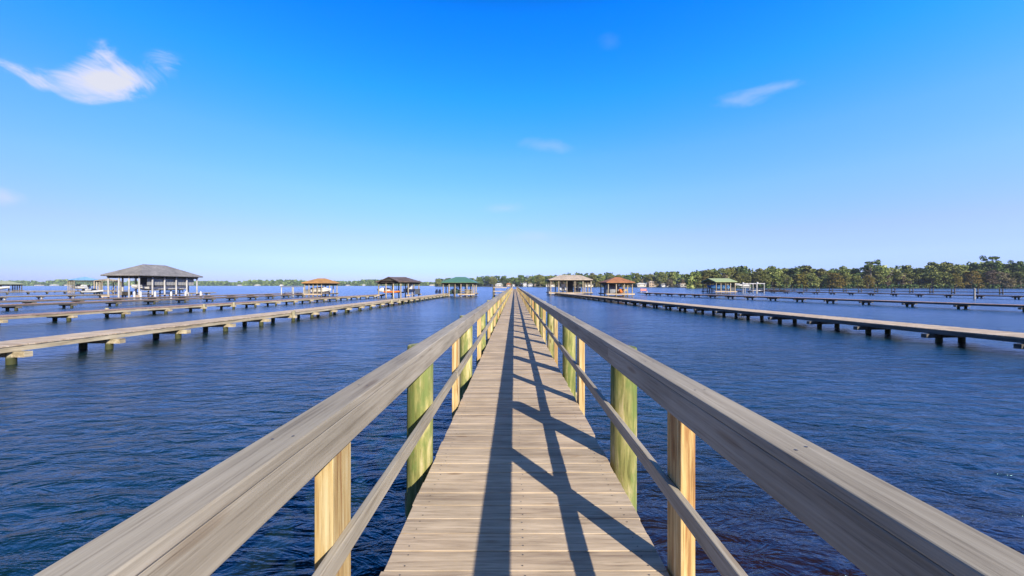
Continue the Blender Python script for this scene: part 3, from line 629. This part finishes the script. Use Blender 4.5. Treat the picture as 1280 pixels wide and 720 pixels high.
b_ = empty('bench', (wx(805, 92), 92, .61), 0, label='red and white slatted bench at the end of the second right dock', cat='bench')
q = MB(); q.box(-.85, .85, -.25, .25, .42, .48); q.build('seat', M['red'], b_)
q = MB()
for k in range(7): q.box(-.83 + k * .245, -.83 + k * .245 + .12, .25, .29, .48, 1.05)
q.build('backrest', M['red'], b_)
q = MB()
for k in range(6): q.box(-.70 + k * .245, -.70 + k * .245 + .1, .25, .285, .48, 1.0)
q.build('backrest_slats', M['white'], b_)
for sx in (-.75, .75):
    for sy in (-.2, .2): q = MB(); q.box(sx - .04, sx + .04, sy - .04, sy + .04, 0, .418); q.build('leg', M['white'], b_)

# pale green gabled boathouse (right)
T, h, A, B, xs, ys = boathouse('boathouse with pale green gabled metal roof before the right shore trees', 876, 922, 114, 9, wz(352.0, 114), wz(347.9, 118.5), M['roof_moss'], M['timber_tan'], kind='gable_x', nx=5, ny=3, deckx=((0, 1),), pr=.16)
gp = MB(); ez, tz = wz(352, 114), wz(347.9, 118.5); gp.add([(h - .4, A + .4, ez - .15), (h - .4, B - .4, ez - .15), (h - .4, 0, tz - .28), (h - .3, A + .4, ez - .15), (h - .3, B - .4, ez - .15), (h - .3, 0, tz - .28)], [(2, 1, 0), (3, 4, 5), (0, 1, 4, 3)]); gp.build('gable_panel', M['timber_dark'], T)
clear(T); gx, gy = T.location.x, T.location.y
boat('motor_boat', 'blue hulled boat on a lift under the pale green gabled roof', (gx - 1.2, gy - 2, 1.2), math.pi, 7.2, 2.3, .95, M['blue'], 'cover', M['blue'])
boat('motor_boat', 'white boat raised on a lift just right of the pale green roof', (wx(930, 118), 119, 1.9), R(195), 4.6, 2.1, .85, M['white'], 'open')
lift('white framed boat lift holding a white boat beside the pale green roof', wx(930, 118), 118, 3.2, 4, 2.9, M['ppile'], cradle=1.75)
lift('bare white boat lift frame standing before the right shore trees', wx(946, 112), 112, 2.1, 3.5, wz(354.8, 112), M['ppile'])
# small landing stage with red things at the shore
dock((wx(950, 150), 150), (wx(985, 132), 132), 1.5, .62, 3.5, 'short low landing stage right of the bare white boat lift', M['dock_red'], M['dstring'], M['kpile'], above=.5)

# pale blue boathouse, timber lift shed, far left boathouse
T, h, A, B, xs, ys = boathouse('distant boathouse with pale blue roof left of the big grey boathouse', 88, 123, 108, 8, wz(349.6, 108), wz(346, 112), M['roof_blue'], M['timber_tan'], ridge=(.3, .7), nx=4, ny=2, deckx=((0, 1),), pr=.11); clear(T)
gx, gy = T.location.x, T.location.y
boat('motor_boat', 'white boat on a lift under the pale blue roof', (gx - .6, gy - 1, 1.3), math.pi, 5.5, 2.1, .9, M['white'], 'open')
T, h, A, B, xs, ys = boathouse('low tan timber boat shelter between the pale blue and grey boathouses', 123, 146, 104, 6, wz(350.4, 104), wz(348.4, 107), M['timber_tan'], M['timber_tan'], nx=4, ny=2, deckx=((0, 1),), pr=.14); clear(T)
gx, gy = T.location.x, T.location.y
boat('motor_boat', 'small white boat low beside the tan timber shelter', (gx + .5, gy - 4, .35), R(5), 5, 1.9, .6, M['white'], 'open')
T, h, A, B, xs, ys = boathouse('boathouse with olive grey roof at the far left edge', -22, 31, 130, 8, wz(355.0, 130), wz(351.1, 134), M['roof_olive'], M['timber_dark'], ridge=(.2, .8), nx=5, ny=3, deckx=((0, 1),), pr=.14); clear(T)
gx, gy = T.location.x, T.location.y
boat('motor_boat', 'long white boat under the olive grey roof at the far left', (gx + .6, gy - 2, .9), 0, 8.5, 2.4, .95, M['white'], 'open')
dock((-205, 92), (-150, 140), 1.2, .62, 4.5, 'thin distant dock in front of the far left olive boathouse', M['dock'], M['dstring'], M['dpile'])

def crate(label, x, y, z, w_, d, h_, mat, cat='storage box', rz=0):
    t = empty('storage_box', (x, y, z), rz, label=label, cat=cat)
    q = MB(); q.box(-w_ / 2, w_ / 2, -d / 2, d / 2, 0, h_ * .82); q.build('body', mat, t, bevel=.02)
    q = MB(); q.box(-w_ / 2 - .03, w_ / 2 + .03, -d / 2 - .03, d / 2 + .03, h_ * .825, h_); q.build('lid', M['slate'], t, bevel=.02)
crate('brown storage box on the walkway of the big grey boathouse', wx(159, 70), 70, .63, 1.3, .7, .7, M['timber_dark'])
crate('grey storage box inside the left orange roofed boathouse', wx(384, 82), 82, .63, 1.1, .7, .9, M['tarp_g'])
crate('dark storage box on the right walkway of the brown roofed boathouse', wx(522, 76), 76, .63, .9, .8, 1.1, M['slate'])
crate('tan storage box on the right walkway of the green roofed boathouse', wx(586, 82), 82, .63, 1.3, .8, .9, M['timber_tan'])
crate('dark storage box between the posts of the tan roofed boathouse', wx(722, 96), 96, .63, 1.4, .8, 1.1, M['slate'])
crate('white storage box under the right half of the burnt orange roof', wx(775, 86), 86, .63, 1.2, .8, 1.0, M['white'])
crate('dark storage box under the pale green gabled roof', wx(915, 118), 118, .63, 1.4, .9, 1.1, M['slate'])
# ------------------------------------------------------------------ trees
FOL = {
 'olive': foliage('olive_foliage', (.08, .11, .025), (.19, .22, .055), (.38, .38, .12)),
 'green': foliage('green_foliage', (.05, .10, .025), (.13, .20, .05), (.26, .33, .10)),
 'dark': foliage('dark_green_foliage', (.03, .06, .02), (.085, .135, .045), (.17, .22, .075)),
 'gold': foliage('yellow_foliage', (.10, .09, .012), (.20, .17, .03), (.32, .24, .05)),
 'bare': foliage('brown_grey_foliage', (.08, .065, .035), (.19, .155, .09), (.34, .28, .17)),
}
def leafset(m, c, rad, n, size, base):
    for _ in range(n):
        while True:
            p = Vector((random.uniform(-1, 1), random.uniform(-1, 1), random.uniform(-1, 1)))
            if p.length < 1: break
        p = c + Vector((p.x * rad, p.y * rad, p.z * rad * .7)); a = Vector((random.gauss(0, 1), random.gauss(0, 1), random.gauss(0, 1))).normalized(); b = a.orthogonal().normalized()
        b = Matrix.Rotation(random.random() * 6, 3, a) @ b; c2 = a.cross(b); s = size * random.uniform(.6, 1.3)
        m.add([p - b * s - c2 * s * .5, p + b * s * .2 - c2 * s, p + b * s + c2 * s * .4, p - b * s * .3 + c2 * s], [(0, 1, 2, 3)], min(1, max(0, base + random.uniform(-.22, .22))))
def tree_meshes(kind, form, seed, detail=1.0):
    random.seed(seed); tr = MB(); cr = MB(); H = 20.0
    trunk_h = {'round': .55, 'tall': .7, 'flat': .85, 'bush': .4, 'thin': .8}[form] * H
    lean = random.uniform(-.6, .6)
    tr.cyl((0, 0, -.5), (lean * .4, 0, trunk_h * .5), .5, .36, 8); tr.cyl((lean * .4, 0, trunk_h * .5), (lean, 0, trunk_h), .36, .16, 8)
    nc = int({'round': 52, 'tall': 44, 'flat': 16, 'bush': 50, 'thin': 34}[form])
    for k in range(nc):
        t = random.random(); a = random.uniform(0, 6.28)
        if form == 'round': z = .22 + .72 * t; rr = .36 * math.sin(math.pi * (.12 + .85 * t)) ** .7
        elif form == 'tall': z = .2 + .76 * t; rr = .25 * (1.05 - .7 * t)
        elif form == 'flat': z = random.choice((.72, .8, .88, .95)) + random.uniform(-.02, .02); rr = .26
        elif form == 'thin': z = .2 + .75 * t; rr = .2 * (1 - .4 * t)
        else: z = .04 + .85 * t; rr = .40 * math.sqrt(max(.05, 1 - t * t * .9))
        r_ = rr * H * math.sqrt(random.uniform(.25, 1)); c = Vector((lean + r_ * math.cos(a), r_ * math.sin(a), z * H))
        tr.cyl((lean * z, 0, max(1, (z - .16) * H)), c, .10, .03, 5, cap=False)
        leafset(cr, c, random.uniform(1.1, 2.5) * (1.15 if form != 'flat' else 1.0), int((62 if form != 'thin' else 36) * detail), .46, random.uniform(.15, .85))
    return tr.data('trunk', M['bark_pale'] if kind == 'bare' else M['bark']), cr.data('crown', FOL[kind])
KINDS = [('olive', 'round', 'rounded olive green'), ('olive', 'tall', 'upright olive'), ('green', 'round', 'rounded mid green'), ('dark', 'tall', 'dark upright'),
         ('bare', 'thin', 'brownish thin leaved'), ('gold', 'bush', 'low yellow leaved'), ('dark', 'bush', 'dark bushy'), ('green', 'flat', 'flat topped open crowned'), ('bare', 'bush', 'brownish grey bushy'), ('olive', 'bush', 'olive bushy')]
TM = [tree_meshes(k, f, 100 + i) for i, (k, f, _) in enumerate(KINDS)]
random.seed(11)
def tree(ki, x, y, height, where, label=None, wide=1.0, z=.6):
    k, f, desc = KINDS[ki]; s = height / 20.0
    t = empty('tree', (x, y, z), random.uniform(0, 6.28)); t.scale = (s * wide, s * wide, s)
    lb = label or f'{desc} tree {where}'
    tag(t, lb, 'tree', None if label else f'{desc} trees {where}')
    for nm, me in zip(('trunk', 'crown'), TM[ki]):
        o = bpy.data.objects.new(nm, me); col.objects.link(o); o.parent = t
    return t
def interp(pl, v):
    for (a, b), (c, d) in zip(pl, pl[1:]):
        if v <= c: return b + (d - b) * (v - a) / (c - a)
    return pl[-1][1]
def shore_y(pl, px):
    """distance at which the ray through px meets the shore polyline"""
    k = (px - VX) / F
    for (xa, ya), (xb, yb) in zip(pl, pl[1:]):
        den = (xb - xa) - k * (yb - ya)
        if abs(den) < 1e-6: continue
        t = (k * ya - xa) / den
        if -.02 <= t <= 1.02: return ya + (yb - ya) * t
    return pl[-1][1]
TOP = [(546, 347.5), (556, 346.5), (575, 347), (600, 345), (614, 343.5), (628, 345.5), (645, 345), (652, 343), (662, 344.5), (675, 343), (690, 345), (705, 342.5), (715, 342), (728, 340.5), (735, 340), (745, 343), (760, 340.8), (775, 342.5), (790, 341), (815, 341.5), (832, 337.8), (842, 338), (852, 340.5), (862, 340.5), (875, 337.5), (890, 337), (905, 333.5), (915, 333), (930, 331.5), (937, 332), (950, 337), (962, 331.5), (975, 334), (985, 334), (1000, 331), (1015, 331.5), (1030, 334.5), (1040, 337), (1050, 333.5), (1065, 334), (1078, 334.5), (1088, 328), (1095, 329), (1105, 334), (1118, 332.5), (1135, 331), (1150, 333), (1165, 329.5), (1182, 327.5), (1195, 328), (1210, 327), (1225, 325.5), (1240, 327), (1255, 327.5), (1265, 332), (1272, 327), (1290, 331), (1400, 325)]
random.seed(5)
def row(px0, px1, pl, step_m, back, hs_, kinds, where):
    px = px0
    while px < px1:
        yy = shore_y(pl, px); y = yy + back + random.uniform(-2, 4)
        top = interp(TOP, px); hh = (wz(top, y) - .6) * hs_ * random.uniform(.9, 1.04)
        wh = where(px) if callable(where) else where
        tree(random.choice(kinds), wx(px, y), y, hh, wh, wide=random.uniform(1.0, 1.35))
        px += step_m * F / yy * random.uniform(.75, 1.25)
def w_right(px):
    return ('on the right shore behind the pale green roof' if px < 960 else 'on the right shore left of the tall open crowned tree' if px < 1080
            else 'on the right shore left of the marker pole' if px < 1215 else 'on the right shore at the right edge')
row(868, 1420, SH_R, 11, 13, 1.0, [0, 0, 1, 2, 3, 1, 9], w_right)
row(872, 1420, SH_R, 9, 5, .66, [4, 8, 9, 5, 9, 0, 6, 9, 0], lambda p: w_right(p) + ', front')
row(675, 880, SH_M, 15, 10, .97, [0, 2, 3, 1, 2, 0], lambda p: 'on the shore between the tan and burnt orange roofs' if p < 770 else 'on the shore right of the burnt orange roof')
row(690, 880, SH_M, 19, 3, .55, [4, 8, 9, 5], lambda p: 'at the water edge right of the pier')
row(548, 720, SH_C, 17, 12, .98, [0, 2, 3, 2, 0, 6], lambda p: 'on the shore left of the pier end' if p < 640 else 'on the shore right of the pier end')
# notable trees
def special(ki, px, top, back, label, wide=1):
    y = shore_y(SH_R, px) + back; tree(ki, wx(px, y), y, wz(top, y) - .6, '', label, wide)
special(7, 1088, 326.2, 6, 'tall open crowned tree with bare trunk rising above the right shore woods', 1.0)
special(7, 1240, 320.5, 12, 'thin flat topped tree sticking out above the woods near the right edge', .8)
special(7, 1272, 326.3, 8, 'open topped tree standing out at the far right edge', .7)
special(5, 1195, 341, 2, 'bright yellow leaved tree low in the right shore woods', .8)
special(5, 1043, 340, 2, 'golden yellow tree in the middle of the right shore woods', 1.3)
special(5, 1085, 343, 1, 'lime yellow low tree below the tall open crowned tree', .9)
# woodland masses behind
def woods(name, pl, px0, px1, step, back, frac, mat, label, leaf, per, rad):
    random.seed(len(label)); m = MB(); px = px0
    while px < px1:
        yy = shore_y(pl, px); top = interp(TOP, px) if name != 'far_woodland' else 351.2 + 1.0 * math.sin(px * .05) + .7 * math.sin(px * .13 + 1)
        for r_ in range(2):
            y = yy + back + r_ * 12 + random.uniform(-4, 4); H = (wz(top, y) - .5) * frac * random.uniform(.85, 1.08)
            z = .5
            while z < H:
                leafset(m, Vector((wx(px, y) + random.uniform(-3, 3), y, z)), rad, per, leaf, random.uniform(.05, .8)); z += rad * 1.0
        px += step * F / yy
    tag(m.build(name, mat), label, None, None, 'stuff')
woods('right_woodland', SH_R, 866, 1430, 5, 26, .90, FOL['olive'], 'dense woods filling in behind the right shore trees', .9, 34, 3.2)
woods('right_undergrowth', SH_R, 868, 1430, 3.2, 3, .16, FOL['dark'], 'dark undergrowth along the right waterline', .5, 40, 1.6)
woods('middle_woodland', SH_M, 672, 900, 7, 26, .92, FOL['green'], 'woods behind the shore houses right of the pier', 1.2, 30, 3.8)
woods('centre_woodland', SH_C, 547, 725, 8, 28, .92, FOL['dark'], 'woods behind the shore houses beyond the pier end', 1.5, 26, 4.5)
woods('far_woodland', SH_L, -120, 575, 9, 12, 1.0, FOL['green'], 'long low belt of woods on the far side of the lake', 3.0, 26, 5.5)

# ------------------------------------------------------------------ houses on the shores
def house(label, px, pl, back, W, Dp, Hh, Rh, wm_, rm, kind='hip', z=1.0):
    y = shore_y(pl, px) + back; t = empty('house', (wx(px, y), y, z), 0, label=label, cat='house', group='houses on the shores')
    m = MB(); m.box(-W / 2, W / 2, -Dp / 2, Dp / 2, -.6, Hh); wl = m.build('wall', wm_, t)
    roof_mesh(kind, -W / 2 - .7, W / 2 + .7, -Dp / 2 - .7, Dp / 2 + .7, Hh + .12, Hh + Rh, -W / 2 + W * .28, W / 2 - W * .28, th=.2).build('roof', rm, t)
    n = max(3, int(W / 3.2))
    for k in range(n):
        x = -W / 2 + W * (k + .5) / n; ww = .7 if k != n // 2 else .55; q = MB()
        zb = .9 if k != n // 2 else .1
        q.box(x - ww, x + ww, -Dp / 2 - .06, -Dp / 2 + .02, zb, min(Hh - .4, 2.3)); q.build('window' if k != n // 2 else 'door', M['glass'] if k != n // 2 else M['white'], t)
    if Hh > 5:
        for k in range(n):
            x = -W / 2 + W * (k + .5) / n; q = MB(); q.box(x - .6, x + .6, -Dp / 2 - .06, -Dp / 2 + .02, 3.9, 5.1); q.build('window', M['glass'], t)
    return t
house('white roofed house on the shore left of the pier end', 624, SH_C, 4, 14, 10, 3, 2.6, M['stucco'], M['white'])
house('reddish roofed house on the shore left of the pier end', 636, SH_C, -1, 9, 8, 3, 2.8, M['stucco_t'], M['roof_terra'])
house('small white cottage on the shore left of the rail end', 642, SH_C, 3, 5, 6, 3, 2, M['white'], M['roof_grey'], 'gable_y')
house('tall white gabled house on the shore right of the pier end', 656, SH_C, 3, 7, 8, 5.6, 2.5, M['white'], M['white'], 'gable_y')
house('grey roofed white house on the shore right of the pier end', 663, SH_C, 5, 9, 8, 3.4, 2.4, M['white'], M['roof_grey'])
house('long tan roofed house on the shore left of the tan boathouse', 673, SH_C, 1, 14, 9, 3, 1.8, M['stucco_t'], M['roof_tan'])
house('house with yellowish walls seen behind the tan boathouse', 688, SH_M, 3, 14, 8, 2.4, 1.4, M['cream'], M['roof_tan'])
house('yellow walled house seen through the tan boathouse posts', 736, SH_M, 3, 11, 8, 2.6, 1.6, M['cream'], M['roof_grey'])
house('pale roofed house on the shore right of the burnt orange roof', 801, SH_M, 3, 12, 8, 3, 2.0, M['stucco'], M['white'])
house('large tan house with arches on the shore right of the burnt orange roof', 817, SH_M, 8, 16, 9, 5.6, 2.4, M['stucco_t'], M['roof_tan'])
house('low grey white house on the shore left of the pale green boathouse', 830, SH_M, 3, 9, 7, 2.8, 1.7, M['white'], M['roof_grey'])
house('long low pale house on the shore left of the pale green boathouse', 856, SH_M, 3, 15, 8, 3.2, 1.4, M['stucco'], M['roof_tan'])
for k, (px, W) in enumerate(((49, 26), (68, 24), (84, 12), (300, 14), (322, 20), (352, 12), (435, 14), (455, 10), (540, 20))):
    house(('pale house among the far left shore trees', 'white house on the far shore across the lake')[k > 2], px, SH_L, 2, W, 12, 3.6 if k % 2 else 3, 2.4, M['white'] if k % 2 else M['stucco'], (M['roof_grey'], M['white'], M['roof_tan'])[k % 3])

# ------------------------------------------------------------------ air
hz = MB(); hz.box(-4200, 4200, -60, 2300, -1.2, 48)
m = bpy.data.materials.new('haze_air'); m.use_nodes = True; hn = m.node_tree; hn.nodes.clear()
ho = hn.nodes.new('ShaderNodeOutputMaterial'); pv = hn.nodes.new('ShaderNodeVolumePrincipled'); hn.links.new(pv.outputs[0], ho.inputs['Volume'])
pv.inputs['Color'].default_value = (.72, .84, 1, 1); pv.inputs['Density'].default_value = .0001
tag(hz.build('haze', m), 'thin pale air over the lake', None, None, 'stuff')
